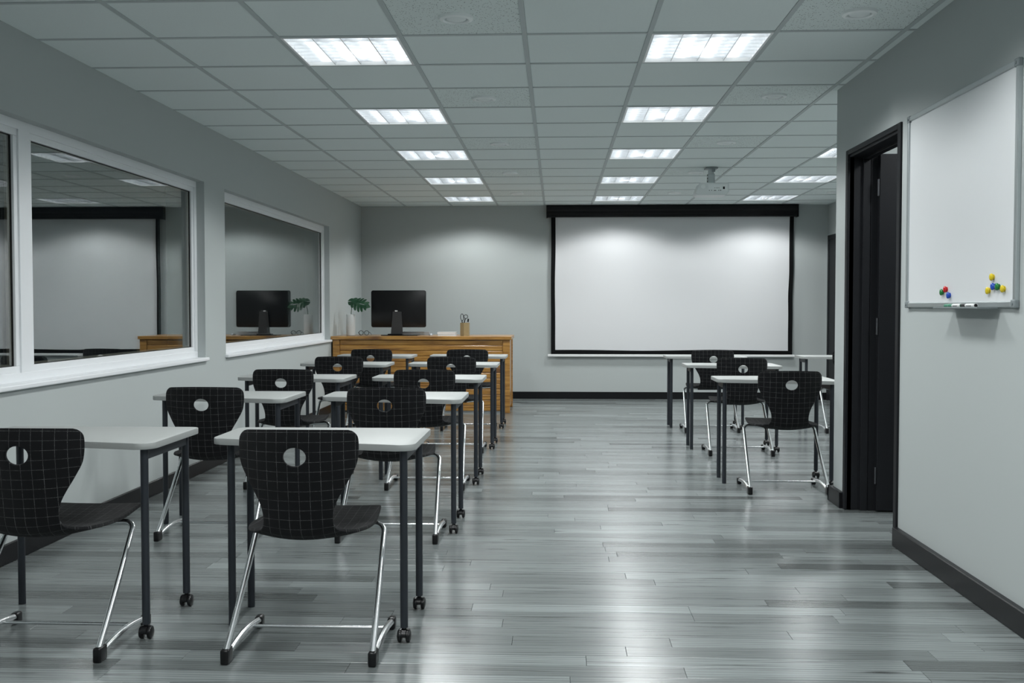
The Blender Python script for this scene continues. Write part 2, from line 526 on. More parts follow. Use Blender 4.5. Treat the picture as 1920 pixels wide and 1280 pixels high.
rows.insert(0, (r_lo - 1, YR - BW, gy(r_lo)))
for r_, y0, y1 in rows:
    for ci in range(-1, 10):
        x0 = XL - BW if ci < 0 else gx(ci)
        x1 = gx(ci + 1) if ci < 9 else XF + BW
        if (ci, r_) in lights: continue
        mat = 'perf' if (ci, r_) in speakers else 'tile'
        yy0 = y0
        if y1 <= 6.55 or x0 < XR - 0.001:
            if y1 <= YC:
                x1 = min(x1, XR + BW)
            elif x0 < XR < x1:      # the cell the wall corner cuts
                if r_ == 3:
                    tile(x0 + BW, XR, y0 + BW, YC, mat)
                    yy0 = YC - BW
        elif r_ == 3:
            yy0 = YC - BW
        if x0 > XR - 0.001 and y1 <= 6.55: continue
        tile(x0 + BW, x1 - BW, yy0 + BW, y1 - BW, mat)
for ci in range(10):
    y0 = YR if ci < 7 else YC
    k = MB(); k.box(gx(ci) - BW, gx(ci) + BW, y0, YB, ZC, ZC + 0.03)
    k.build('grid_runner', 'tbar', ceiling)
for r_ in range(r_lo, 15):
    k = MB(); k.box(XL, XR if gy(r_) < YC else XF, gy(r_) - BW, gy(r_) + BW, ZC + 0.0006, ZC + 0.0306)
    k.build('cross_tee', 'tbar', ceiling)

# ---- windows
def window(name, label, y0, y1, mullions, frame=0.072, sash=0.0):
    root = struct(empty(name, (XL, (y0 + y1) / 2, WZ0)), label)
    ox, oy, oz = -XL, -(y0 + y1) / 2, -WZ0
    fx0, fx1 = XL - 0.135, XL - 0.060
    z0, z1 = WZ0, WZ1
    def part(nm, mat, boxes, bev=0.004):
        k = MB()
        for b_ in boxes: k.box(b_[0] + ox, b_[1] + ox, b_[2] + oy, b_[3] + oy, b_[4] + oz, b_[5] + oz, bev=bev, seg=2)
        return k.build(nm, mat, root)
    fr = 0.046
    part('frame', 'upvc', [(fx0, fx1, y0, y1, z0, z0 + fr), (fx0, fx1, y0, y1, z1 - fr, z1), (fx0, fx1, y0, y0 + fr, z0 + fr, z1 - fr), (fx0, fx1, y1 - fr, y1, z0 + fr, z1 - fr)], 0.002)
    edges = [y0 + fr]
    for mlo, mhi in mullions:
        part('mullion', 'upvc', [(fx0 + 0.001, fx1 - 0.0006, mlo, mhi, z0 + fr - 0.006, z1 - fr + 0.006)], 0)
        edges += [mlo, mhi]
    edges.append(y1 - fr)
    sb = 0.034
    for i in range(0, len(edges), 2):
        a, b_ = edges[i], edges[i + 1]
        zl, zh = z0 + fr, z1 - fr
        sx0, sx1 = XL - 0.125, XL - 0.070
        part('sash', 'upvc', [(sx0, sx1, a - .002, b_ + .002, zl - .002, zl + sb), (sx0, sx1, a - .002, b_ + .002, zh - sb, zh + .002), (sx0, sx1, a - .002, a + sb, zl + sb, zh - sb), (sx0, sx1, b_ - sb, b_ + .002, zl + sb, zh - sb)], 0.003)
        ga, gb, gl, gh = a + sb, b_ - sb, zl + sb, zh - sb
        t = 0.004
        part('gasket', 'gasket', [(XL - 0.112, XL - 0.083, ga - .002, gb + .002, gl - .002, gl + t), (XL - 0.112, XL - 0.083, ga - .002, gb + .002, gh - t, gh + .002), (XL - 0.112, XL - 0.083, ga - .002, ga + t, gl, gh), (XL - 0.112, XL - 0.083, gb - t, gb + .002, gl, gh)], 0)
        part('spacer_bar', 'spacer', [(XL - 0.105, XL - 0.093, ga, ga + 0.016, gl, gh), (XL - 0.105, XL - 0.093, gb - 0.034, gb, gl, gh), (XL - 0.105, XL - 0.093, ga, gb, gl, gl + .012), (XL - 0.105, XL - 0.093, ga, gb, gh - .012, gh)], 0)
        for gxp in (XL - 0.090, XL - 0.110):
            part('glass_pane', 'glass', [(gxp - 0.002, gxp + 0.002, ga, gb, gl, gh)], 0)
    part('window_sill', 'upvc', [(XL - 0.14, XL + 0.028, y0 - 0.012, y1 + 0.012, WZ0 - 0.026, WZ0)], 0.006)
    return root
window('window_1', 'wide white framed double window with a centre mullion', A0, A1, [(5.112, 5.222)])
window('window_2', 'long white framed single pane window near the wooden desk', B0, B1, [])

# ---- doorway in the door wall
root = struct(empty('door_1', (XR, (D0 + D1) / 2, 0)), 'open black door in a black frame beside the whiteboard')
dx, dy = -XR, -(D0 + D1) / 2
def dpart(nm, mat, boxes, bev=0.003, parent=None):
    k = MB()
    for b_ in boxes: k.box(b_[0] + dx, b_[1] + dx, b_[2] + dy, b_[3] + dy, b_[4], b_[5], bev=bev, seg=1)
    return k.build(nm, mat, parent or root)
J = 0.046
dpart('casing', 'doorblk', [(XR - 0.012, XR + 0.03, D0, D0 + J, 0, DZ), (XR - 0.012, XR + 0.03, D1 - J, D1, 0, DZ), (XR - 0.012, XR + 0.03, D0 + J, D1 - J, DZ - 0.03, DZ)])
dpart('jamb', 'doorblk', [(XR, 1.892, D0 + 0.012, D0 + J, 0, DZ - 0.02)])
dpart('jamb', 'doorblk', [(XR, 1.892, D1 - J, D1 - 0.012, 0, DZ - 0.02), (1.89, 1.938, 6.322, D1 - 0.012, 0, DZ - 0.02)])
dpart('lintel', 'doorblk', [(XR, 1.892, D0 + 0.012, D1 - 0.012, DZ - 0.045, DZ - 0.016)])
dpart('door_stop', 'doorblk', [(1.845, 1.889, D1 - J - 0.018, D1 - J + .01, 0, DZ - 0.06), (1.845, 1.889, D0 + J - .01, D0 + J + 0.018, 0, DZ - 0.06), (1.845, 1.889, D0 + J, D1 - J, DZ - 0.060, DZ - 0.04)])
leaf = dpart('door_leaf', 'doorblk', [(1.930, 2.80, 6.275, 6.317, 0.006, 2.150)])
for z in (0.22, 1.12, 1.95):
    k = MB(); k.cyl((1.922 + dx, 6.278 + dy, z - 0.05), (1.922 + dx, 6.278 + dy, z + 0.05), 0.006, n=10)
    k.build('hinge', 'hinge', leaf, smooth=40)
k = MB()
k.cyl((2.76 + dx, 6.275 + dy, 1.02), (2.76 + dx, 6.225 + dy, 1.02), 0.010, n=12)
k.tube([(2.76 + dx, 6.228 + dy, 1.02), (2.70 + dx, 6.226 + dy, 1.02), (2.64 + dx, 6.228 + dy, 1.02)], 0.009)
k.build('door_handle', 'hinge', leaf, smooth=40)

# ---- door near the far right corner
root = struct(empty('door_2', (XF, 13.40, 0)), 'closed black door near the far corner by the projection screen')
dx, dy = -XF, -13.40
dpart('casing', 'doorblk', [(XF - 0.014, XF, 12.87, 12.93, 0, 2.186), (XF - 0.014, XF, 13.82, 13.88, 0, 2.186), (XF - 0.014, XF, 12.93, 13.82, 2.126, 2.186)])
leaf = dpart('door_leaf', 'doorblk', [(XF - 0.006, XF + 0.02, 12.93, 13.82, 0.004, 2.126)])
k = MB()
k.cyl((XF - 0.006 + dx, 13.0 + dy, 1.02), (XF - 0.055 + dx, 13.0 + dy, 1.02), 0.010, n=12)
k.tube([(XF - 0.052 + dx, 13.0 + dy, 1.02), (XF - 0.054 + dx, 13.06 + dy, 1.02), (XF - 0.052 + dx, 13.12 + dy, 1.02)], 0.009)
k.build('door_handle', 'hinge', leaf, smooth=40)

# ================================================================== CEILING LIGHTS
def make_lamp():
    root = empty('ceiling_light', (0, 0, ZC))
    h = T / 2 - BW
    k = MB()
    t = 0.012
    k.box(-h, h, -h, -h + t, -0.001, 0.085); k.box(-h, h, h - t, h, -0.001, 0.085)
    k.box(-h, -h + t, -h + t, h - t, -0.001, 0.085); k.box(h - t, h, -h + t, h - t, -0.001, 0.085)
    k.box(-h, h, -h, h, 0.085, 0.09)
    k.build('housing', 'pan', root)
    hi = h - t
    for i in range(4):
        x = (-1.5 + i) * (2 * hi / 4)
        k = MB(); k.cyl((x, -hi + 0.012, 0.05), (x, hi - 0.012, 0.05), 0.014, n=14)
        k.build('lamp_tube', 'tube', root, smooth=50)
    for i in range(3):
        x = (-1 + i) * (2 * hi / 4)
        k = MB(); k.extrude_profile([(x - 0.020, 0.082), (x - 0.012, 0.045), (x - 0.002, 0.002), (x + 0.002, 0.002), (x + 0.012, 0.045), (x + 0.020, 0.082)], -hi, hi, 'Y')
        k.build('reflector', 'louvre', root)
    for i in range(7):
        y = -hi + (i + 1) * (2 * hi / 8)
        k = MB(); k.box(-hi, hi, y - 0.0012, y + 0.0012, 0.002, 0.030)
        k.build('louvre_blade', 'louvre', root)
    return root
lamp_data = bpy.data.lights.new('lamp_light', 'SPOT')
lamp_data.energy = LAMP_POWER
lamp_data.color = LAMP_COLOR
lamp_data.spot_size = R(LAMP_SPREAD)
lamp_data.spot_blend = LAMP_BLEND
lamp_data.shadow_soft_size = 0.16
ordn = ['first', 'second', 'third', 'fourth', 'fifth', 'sixth', 'seventh', 'eighth']
line_name = {1: 'above the window-side desks', 4: 'above the open aisle', 7: 'on the far door side'}
proto = make_lamp()
L = bpy.data.objects.new('lamp_light', lamp_data)
L.location = (0, 0, -0.012)
col.objects.link(L); L.parent = proto
allc = [(gx(c_) + T / 2, gy(r_) + T / 2, c_, r_) for c_, r_ in lights]
for i, (x, y, c_, r_) in enumerate(allc):
    o = proto if i == 0 else copy_tree(proto)
    o.location = (x, y, ZC)
    n_ = (13 - r_) // 3
    tag(o, 'recessed four-tube ceiling light, %s from the screen wall, %s' % (ordn[n_], line_name[c_]), 'ceiling light', 'recessed ceiling lights')
root = tag(empty('ceiling_lamp', (2.55, 5.55, 2.60)), 'round opal ceiling lamp in the small room behind the black door', 'ceiling lamp')
k = MB(); k.lathe([(0.165, -0.02), (0.165, 0.0)], 32); k.build('lamp_base', 'pan', root, smooth=40)
k = MB(); k.lathe([(0.0, -0.085), (0.07, -0.080), (0.12, -0.062), (0.15, -0.035), (0.155, -0.02)], 32); k.build('lamp_shade', 'opal', root, smooth=60)

# ================================================================== CEILING SPEAKERS
sp_line = {2: 'beside the window-side lights', 5: 'in line with the projector', 8: 'on the far door side'}
def make_speaker():
    root = empty('ceiling_speaker')
    k = MB(); k.lathe([(0.053, 0.004), (0.055, -0.012), (0.062, -0.017), (0.078, -0.012), (0.0815, -0.002), (0.0815, 0.004)], 36)
    k.build('ring', 'speaker', root, smooth=40)
    k = MB(); k.lathe([(0.046, 0.004), (0.046, -0.010), (0.040, -0.014), (0.0, -0.015)], 36)
    k.build('grille', 'grille', root, smooth=40)
    return root
proto = make_speaker()
for i, (c_, r_) in enumerate(speakers):
    o = proto if i == 0 else copy_tree(proto)
    o.location = (gx(c_) + T / 2, gy(r_) + T / 2, ZC + 0.004)
    tag(o, 'round white ceiling speaker, %s from the screen wall, %s' % (ordn[(12 - r_) // 3], sp_line[c_]), 'speaker', 'round ceiling speakers')

# ================================================================== STUDENT DESKS
# local origin: floor under the right front caster leg
def make_desk():
    root = empty('student_desk')
    ZT = 0.736
    poly = rounded([(-0.753, 0.13), (0.045, -0.045), (0.045, 0.495), (-0.753, 0.495)], [0.045, 0.055, 0.035, 0.035], 7)
    k = MB(); k.prism(poly, ZT - 0.024, ZT, 0.0025)
    k.build('tabletop', 'tabletop', root, smooth=35)
    zt = ZT - 0.024
    r = 0.0145
    for (x, y, z0) in ((0, 0.015, 0.056), (0, 0.435, 0.056), (-0.697, 0.19, 0.0), (-0.697, 0.438, 0.0)):
        k = MB(); k.cyl((x, y, z0), (x, y, zt), r, n=20)
        k.build('leg', 'legmetal', root, smooth=40)
    for (x, y0, y1) in ((0, 0.015, 0.435), (-0.697, 0.19, 0.438)):
        k = MB(); k.box(x - 0.009, x + 0.009, y0 + 0.005, y1 - 0.005, zt - 0.042, zt - 0.0005, bev=0.002, seg=1)
        k.build('side_rail', 'legmetal', root)
    for y in (0.015, 0.435):
        k = MB()
        k.cyl((0, y, 0.045), (0, y, 0.062), 0.0075, n=10)
        # hood
        prof = [(y + 0.0255 * math.cos(R(a)), 0.0265 + 0.0255 * math.sin(R(a))) for a in range(-10, 191, 15)] + [(y - 0.017, 0.020), (y + 0.017, 0.020)]
        k.extrude_profile(prof, -0.008, 0.008, 'X')
        ho = k.build('caster', 'blackplastic', root, smooth=40)
        for s_ in (-1, 1):
            q = MB(); q.lathe([(0.0195, -0.0085), (0.0235, -0.0065), (0.0245, 0.0), (0.0225, 0.006), (0.014, 0.0095), (0.0, 0.0105)] if s_ > 0 else [(0.0, -0.0105), (0.014, -0.0095), (0.0225, -0.006), (0.0245, 0.0), (0.0235, 0.0065), (0.0195, 0.0085)], 20, 'X', (0.0158 * s_, y, 0.0248))
            q.build('wheel', 'blackplastic', ho, smooth=40)
    return root
ROWS = [3.73, 5.565, 7.12, 8.915, 10.465]
from_wood = ['fifth', 'fourth', 'third', 'second', 'first']
desk_spots = []
for i, y in enumerate(ROWS):
    desk_spots.append((-1.527, y, 'white-topped desk on wheels, window-side column, %s from the wooden desk' % from_wood[i], 'student desks'))
    desk_spots.append((-0.560, y, 'white-topped desk on wheels, aisle-side column, %s from the wooden desk' % from_wood[i], 'student desks'))
rr = ['third', 'second', 'first']
for i, y in enumerate((7.07, 8.825, 10.43)):
    desk_spots.append((1.874, y, 'white-topped desk on wheels before the projection screen, %s from the screen' % rr[i], 'student desks'))
desk_spots.append((3.243, 10.43, 'white-topped desk next to the far dark door, half behind the wall corner', 'student desks'))
proto = make_desk()
for i, (x, y, lab, grp) in enumerate(desk_spots):
    o = proto if i == 0 else copy_tree(proto)
    o.location = (x, y, 0)
    tag(o, lab, 'desk', grp)

# ================================================================== STUDENT CHAIRS
# local origin: floor between the two rear feet, +y towards the desk
def make_shell():
    keys = [ # y, z, half width
        (-0.036, 0.820, 0.197), (-0.040, 0.782, 0.2055), (-0.040, 0.730, 0.2055), (-0.036, 0.685, 0.198), (-0.030, 0.640, 0.176),
        (-0.024, 0.595, 0.150), (-0.018, 0.555, 0.130), (-0.012, 0.515, 0.1205), (-0.003, 0.478, 0.122), (0.014, 0.450, 0.136),
        (0.048, 0.431, 0.166), (0.100, 0.423, 0.200), (0.170, 0.420, 0.218), (0.260, 0.422, 0.223), (0.350, 0.428, 0.217), (0.440, 0.438, 0.208), (0.515, 0.445, 0.200), (0.555, 0.442, 0.194)]
    def cr(t):
        n = len(keys) - 1
        i = min(int(t), n - 1); u = t - i
        p = [keys[max(0, min(n, i + d))] for d in (-1, 0, 1, 2)]
        return [0.5 * (2 * p[1][j] + (p[2][j] - p[0][j]) * u + (2 * p[0][j] - 5 * p[1][j] + 4 * p[2][j] - p[3][j]) * u * u + (3 * p[1][j] - p[0][j] - 3 * p[2][j] + p[3][j]) * u ** 3) for j in range(3)]
    S = [cr((len(keys) - 1) * i / 600) for i in range(601)]
    arc = [0.0]
    for a, b_ in zip(S, S[1:]): arc.append(arc[-1] + math.hypot(b_[0] - a[0], b_[1] - a[1]))
    Ltot = arc[-1]
    def at_arc(s_):
        s_ = max(0.0, min(Ltot, s_))
        lo, hi = 0, 600
        while hi - lo > 1:
            md = (lo + hi) // 2
            if arc[md] <= s_: lo = md
            else: hi = md
        u = (s_ - arc[lo]) / max(1e-9, arc[hi] - arc[lo])
        return [S[lo][j] + (S[hi][j] - S[lo][j]) * u for j in range(3)], S[min(600, hi + 3)], S[max(0, lo - 3)]
    rc = 0.024
    def half(s_):
        w_ = at_arc(s_)[0][2]
        e = min(s_, Ltot - s_)
        if e < rc: w_ = w_ - rc + math.sqrt(max(0, rc * rc - (rc - e) ** 2))
        return w_
    def place(x, s_):
        p, pb, pa = at_arc(s_)
        ty, tz = pb[0] - pa[0], pb[1] - pa[1]
        l = math.hypot(ty, tz); ty, tz = ty / l, tz / l
        kk = 1.6 if s_ < 0.33 else (1.6 + (0.75 - 1.6) * min(1, (s_ - 0.33) / 0.12) if s_ < 0.45 else 0.75 + (0.10 - 0.75) * min(1, (s_ - 0.45) / 0.42))
        o_ = kk * x * x
        return (x, p[0] - tz * o_, p[1] + ty * o_ + (0.012 * (1 - (x / 0.2) ** 2) if s_ < 0.03 else 0) * 0)
    hs, ha, hb = 0.094, 0.0395, 0.0325
    rows_ = [0.0, 0.003, 0.008, 0.015, 0.024, 0.034]
    pr0 = 0.034; step = 0.012; npr = 10
    rows_ += [pr0 + step * (i + 1) for i in range(npr)]
    first = 5; last = first + npr
    s_ = rows_[-1]
    while s_ < Ltot - 0.045: s_ += 0.0135; rows_.append(s_)
    rows_ += [Ltot - d for d in (0.024, 0.015, 0.008, 0.003, 0.0) if Ltot - d > rows_[-1] + 0.001]
    us = [-1 + 0.1 * i for i in range(21)]
    c0, c1 = 7, 13
    bm = bmesh.new()
    uvl = {}
    def mk(x, s_):
        v_ = bm.verts.new(place(x, s_)); uvl[v_] = (x / 0.0365 + 0.13, s_ / 0.034 + 0.2); return v_
    grid = {}
    flat = {}
    for i, s_ in enumerate(rows_):
        hw = half(s_)
        for j, u in enumerate(us):
            if first < i < last and c0 < j < c1: continue
            grid[i, j] = mk(u * hw, s_); flat[i, j] = (u * hw, s_)
    for i in range(len(rows_) - 1):
        for j in range(20):
            if first <= i < last and c0 <= j < c1: continue
            bm.faces.new((grid[i, j], grid[i, j + 1], grid[i + 1, j + 1], grid[i + 1, j]))
    loop = [(first, j) for j in range(c0, c1)] + [(i, c1) for i in range(first, last)] + [(last, j) for j in range(c1, c0, -1)] + [(i, c0) for i in range(last, first, -1)]
    prev = [grid[k_] for k_ in loop]
    NR = 4
    for q in range(1, NR + 1):
        ring = []
        for k_ in loop:
            x, s_ = flat[k_]
            an = math.atan2((s_ - hs) / hb, x / ha)
            ex, es = ha * math.cos(an), hs + hb * math.sin(an)
            f_ = q / NR
            ring.append(mk(x + (ex - x) * f_, s_ + (es - s_) * f_))
        n = len(loop)
        for i in range(n):
            bm.faces.new((prev[i], prev[(i + 1) % n], ring[(i + 1) % n], ring[i]))
        prev = ring
    bmesh.ops.recalc_face_normals(bm, faces=bm.faces)
    lay = bm.loops.layers.uv.new('weave')
    for fc in bm.faces:
        for lp in fc.loops: lp[lay].uv = uvl[lp.vert]
    me = bpy.data.meshes.new('seat_shell'); bm.to_mesh(me); bm.free()
    for p in me.polygons: p.use_smooth = True
    me.materials.append(M['fabric'])
    o = bpy.data.objects.new('seat_shell', me); col.objects.link(o)
    so = o.modifiers.new('thick', 'SOLIDIFY'); so.thickness = 0.013; so.offset = 0
    bv = o.modifiers.new('edge', 'BEVEL'); bv.width = 0.004; bv.segments = 2; bv.limit_method = 'ANGLE'; bv.angle_limit = R(50)
    dg = bpy.context.evaluated_depsgraph_get()
    me2 = bpy.data.meshes.new_from_object(o.evaluated_get(dg))
    bpy.data.objects.remove(o)
    me2.name = 'seat_shell'
    for p in me2.polygons: p.use_smooth = True
    try: me2.set_sharp_from_angle(angle=R(60))
    except Exception: pass
    return me2
def make_chair():
    root = empty('student_chair')
    link('seat_shell', make_shell(), None, root)
    r = 0.0115
    for s_ in (-1, 1):
        pts = [(0.256 * s_, 0.004, 0.040), (0.252 * s_, 0.09, 0.125), (0.247 * s_, 0.20, 0.240), (0.243 * s_, 0.305, 0.356)]
        for a in range(0, 91, 15):
            pts.append((s_ * (0.203 + 0.039 * math.cos(R(a))), 0.335 + 0.03 * math.sin(R(a)), 0.390 + 0.0255 * math.sin(R(a))))
        pts += [(0.17 * s_, 0.367, 0.4135), (0.10 * s_, 0.367, 0.4075)]
        k = MB(); k.tube(pts, r, 12); k.build('leg', 'chrome', root, smooth=50)
        pts = [(0.257 * s_, 0.020 + 0.41 * t_, 0.026 + 0.020 * math.sin(math.pi * min(1, max(0, t_))) ) for t_ in [i / 12 for i in range(13)]]
        k = MB(); k.tube(pts, 0.0125, 12); k.build('skid', 'chrome', root, smooth=50)
        k = MB()
        k.box(0.257 * s_ - 0.0145, 0.257 * s_ + 0.0145, -0.014, 0.046, 0.0, 0.052, bev=0.006, seg=2)
        k.build('foot_cap', 'blackplastic', root, smooth=50)
        k = MB()
        k.box(0.257 * s_ - 0.0155, 0.257 * s_ + 0.0155, 0.395, 0.440, 0.0, 0.046, bev=0.010, seg=3)
        k.build('foot_cap', 'blackplastic', root, smooth=50)
    k = MB(); k.tube([(-0.257, 0.315, 0.036), (0.257, 0.315, 0.036)], 0.0065, 10); k.build('crossbar', 'chrome', root, smooth=50)
    k = MB(); k.box(-0.10, 0.10, 0.345, 0.389, 0.396, 0.421, bev=0.003, seg=1); k.build('seat_bracket', 'blackplastic', root)
    return root
chair_spots = []
for i, y in enumerate(ROWS):
    chair_spots.append((-1.850, y - 0.245, 'black checked chair at the window-side desk %s from the wooden desk' % from_wood[i]))
    chair_spots.append((-0.888, y - 0.245, 'black checked chair at the aisle-side desk %s from the wooden desk' % from_wood[i]))
for i, y in enumerate((7.07, 8.825, 10.43)):
    chair_spots.append((1.535, y - 0.245, 'black checked chair facing the projection screen, %s from the screen' % rr[i]))
chair_spots.append((2.907, 10.43 - 0.245, 'black checked chair by the far dark door, mostly hidden behind the wall corner'))
proto = make_chair()
for i, (x, y, lab) in enumerate(chair_spots):
    o = proto if i == 0 else copy_tree(proto)
    o.location = (x, y, 0)
    tag(o, lab, 'chair', 'black checked student chairs')

# ================================================================== TEACHER'S DESK
TX0, TX1, TY0, TY1, TZ = -2.646, -0.525, 11.985, 12.80, 0.895
root = tag(empty('wooden_desk', ((TX0 + TX1) / 2, (TY0 + TY1) / 2, 0)), 'honey-coloured wooden desk with a slatted front against the window wall', 'desk')
ox, oy = -(TX0 + TX1) / 2, -(TY0 + TY1) / 2
def tpart(nm, x0, x1, y0, y1, z0, z1, bev=0.003, mat='wood', seg=1):
    k = MB(); k.box(-(x1 - x0) / 2, (x1 - x0) / 2, -(y1 - y0) / 2, (y1 - y0) / 2, -(z1 - z0) / 2, (z1 - z0) / 2, bev=bev, seg=seg)
    return k.build(nm, mat, root, loc=((x0 + x1) / 2 + ox, (y0 + y1) / 2 + oy, (z0 + z1) / 2))
tpart('desk_top', TX0, TX1, TY0, TY1, TZ - 0.038, TZ)
for x0, x1 in ((TX0 + 0.018, TX0 + 0.098), (TX1 - 0.100, TX1 - 0.018)):
    tpart('post', x0, x1, TY0 + 0.018, TY0 + 0.060, 0, TZ - 0.038)
    tpart('post', x0, x1, TY1 - 0.060, TY1 - 0.014, 0, TZ - 0.038)
    tpart('side_panel', x0 + 0.02, x1 - 0.012, TY0 + 0.060, TY1 - 0.060, 0.05, TZ - 0.038)
nsl = 13
zs0, zs1 = 0.02, TZ - 0.040
for i in range(nsl):
    a = zs0 + (zs1 - zs0) * i / nsl
    b_ = zs0 + (zs1 - zs0) * (i + 1) / nsl
    tpart('slat', TX0 + 0.098, TX1 - 0.100, TY0 + 0.030, TY0 + 0.050, a + 0.001, b_ - 0.001, 0.009, seg=4)
tpart('back_board', TX0 + 0.098, TX1 - 0.100, TY0 + 0.050, TY0 + 0.058, zs0, zs1, 0)

# vase with a monstera leaf
VX, VY = -2.48, 12.34
root = tag(empty('vase', (VX, VY, TZ)), 'slim white stone vase holding one green leaf on the wooden desk', 'vase')
k = MB(); k.lathe([(0.048, 0), (0.053, 0.004), (0.054, 0.02), (0.0545, 0.13), (0.054, 0.252), (0.051, 0.256), (0.046, 0.254), (0.045, 0.20)], 32)
k.build('vase_body', 'vase', root, smooth=40)
plant = tag(empty('monstera_leaf', (VX, VY, TZ)), 'split green monstera leaf standing in the white vase', 'plant')
k = MB(); k.tube([(0.005, 0, 0.205), (0.006, 0, 0.27), (0.010, 0, 0.31), (0.016, -0.008, 0.345), (0.022, -0.022, 0.392)], 0.004, 8)
k.build('stem', 'stem', plant, smooth=50)
def monstera():
    # outline in leaf plane: u along the midrib, v across
    lobes = 6
    t = bmesh.new()
    mid_n = 24
    Lf = 0.285
    def hw(u):  # half width along the midrib
        return 0.118 * (max(0.0, math.sin(math.pi * min(1, (u + 0.10) / 1.10))) ** 0.75)
    for side in (-1, 1):
        for i in range(lobes):
            u0 = -0.03 + i * (0.90 / lobes)
            u1 = u0 + 0.90 / lobes
            um = (u0 + u1) / 2
            tipu = um + 0.10
            wdt = hw(um)
            gap = 0.020 if i < lobes - 1 else 0
            # lobe from midrib segment [u0,u1] widening to a rounded tip
            pts = [(u0, 0.0), (u0 + 0.03, 0.26 * wdt), (u0 + 0.045 + gap * 0.6, 0.62 * wdt), (tipu - 0.055, 0.90 * wdt), (tipu, wdt), (tipu + 0.045, 0.88 * wdt), (u1 + 0.050 - gap * 0.3, 0.60 * wdt), (u1 + 0.035, 0.26 * wdt), (u1 + 0.012, 0.0)]
            vsl = []
            for (u, v_) in pts:
                x = (u - 0.12) * Lf
                yv = v_ * side
                z = -2.2 * v_ * v_ - 1.1 * max(0, x) ** 2 + 0.010 * math.sin(u * 9 + side)
                vsl.append(t.verts.new((x, yv, z)))
            # split as a fan for curvature
            for a in range(1, len(vsl) - 1):
                t.faces.new((vsl[0], vsl[a], vsl[a + 1]) if side > 0 else (vsl[0], vsl[a + 1], vsl[a]))
        tip = [t.verts.new(((u - 0.12) * Lf, v_ * side, -2.2 * v_ * v_ - 1.1 * ((u - 0.12) * Lf) ** 2)) for u, v_ in ((0.80, 0), (0.83, 0.055), (0.94, 0.035), (1.06, 0.0))]
        t.faces.new(tip if side > 0 else tip[::-1])
    bmesh.ops.solidify(t, geom=t.faces[:], thickness=0.0012)
    return t
k = MB(); k.merge(monstera(), Matrix.Translation((0.006, -0.03, 0.408)) @ Matrix.Rotation(R(-14), 4, 'Z') @ Matrix.Rotation(R(6), 4, 'Y') @ Matrix.Rotation(R(52), 4, 'X') @ Matrix.Scale(0.90, 4))
k.build('leaf_blade', 'leaf', plant, smooth=50)

# eyeglasses
root = tag(empty('eyeglasses', (-2.325, 12.36, TZ)), 'dark round-rimmed eyeglasses lying between the white vase and the monitor', 'eyeglasses')
k = MB()
for s_ in (-1, 1):
    k.tube([(0.034 * s_ + 0.027 * math.cos(R(a)), 0, 0.032 + 0.0265 * math.sin(R(a))) for a in range(0, 360, 15)], 0.003, 8, closed=True)
k.tube([(-0.008, 0, 0.040), (0, -0.002, 0.044), (0.008, 0, 0.040)], 0.0025, 8)
k.build('rims', 'blackplastic', root, smooth=50)
for s_ in (-1, 1):
    k = MB(); k.tube([(0.061 * s_, 0, 0.040), (0.070 * s_, 0.01, 0.038), (0.070 * s_, 0.10, 0.020), (0.066 * s_, 0.13, 0.0035)], 0.0025, 8)
    k.build('temple', 'blackplastic', root, smooth=50)
    k = MB(); k.lathe([(0.0255, -0.0008), (0.0255, 0.0008)], 24, 'Y', (0.034 * s_, 0, 0.032))
    k.build('lens', 'lens', root)

# monitor seen from behind
MX, MY = -1.935, 12.36
root = tag(empty('monitor', (MX, MY, TZ)), 'black monitor on a tapered stand, seen from behind on the wooden desk', 'monitor')
k = MB()
pv = rounded([(-0.333, 0.098), (0.333, 0.098), (0.333, 0.545), (-0.333, 0.545)], 0.022, 6)
k.prism([(x, z) for x, z in pv], -0.018, 0.014, 0.006)
me = k.bm
bmesh.ops.transform(me, matrix=Matrix.Rotation(R(90), 4, 'X'), verts=me.verts)
k.build('display_housing', 'blackplastic', root, smooth=40, loc=(0.025, 0.06, 0))
k = MB(); k.box(-0.31, 0.31, 0.0785, 0.0795, 0.118, 0.525); k.build('display_glass', 'screenblk', root, loc=(0.025, 0, 0))
k = MB()
prof = [(-0.075, 0.006), (0.072, 0.006), (0.054, 0.288), (-0.052, 0.288)]
k.prism([(x, z) for x, z in prof], -0.008, 0.010, 0.003)
bmesh.ops.transform(k.bm, matrix=Matrix.Translation((0.01, 0.02, 0)) @ Matrix.Rotation(R(90), 4, 'X'), verts=k.bm.verts)
st = k.build('stand', 'standgrey', root)
k = MB(); k.box(-0.014, 0.014, 0.010, 0.050, 0.289, 0.303, bev=0.002); k.build('cable_port', 'white', st)
k = MB(); k.box(-0.17, 0.27, -0.075, 0.145, 0.0, 0.008, bev=0.003); k.build('stand_base', 'blackplastic', root)
k = MB(); k.box(-0.095, 0.085, -0.05, 0.05, 0.008, 0.022, bev=0.006); k.build('stand_foot', 'blackplastic', root)

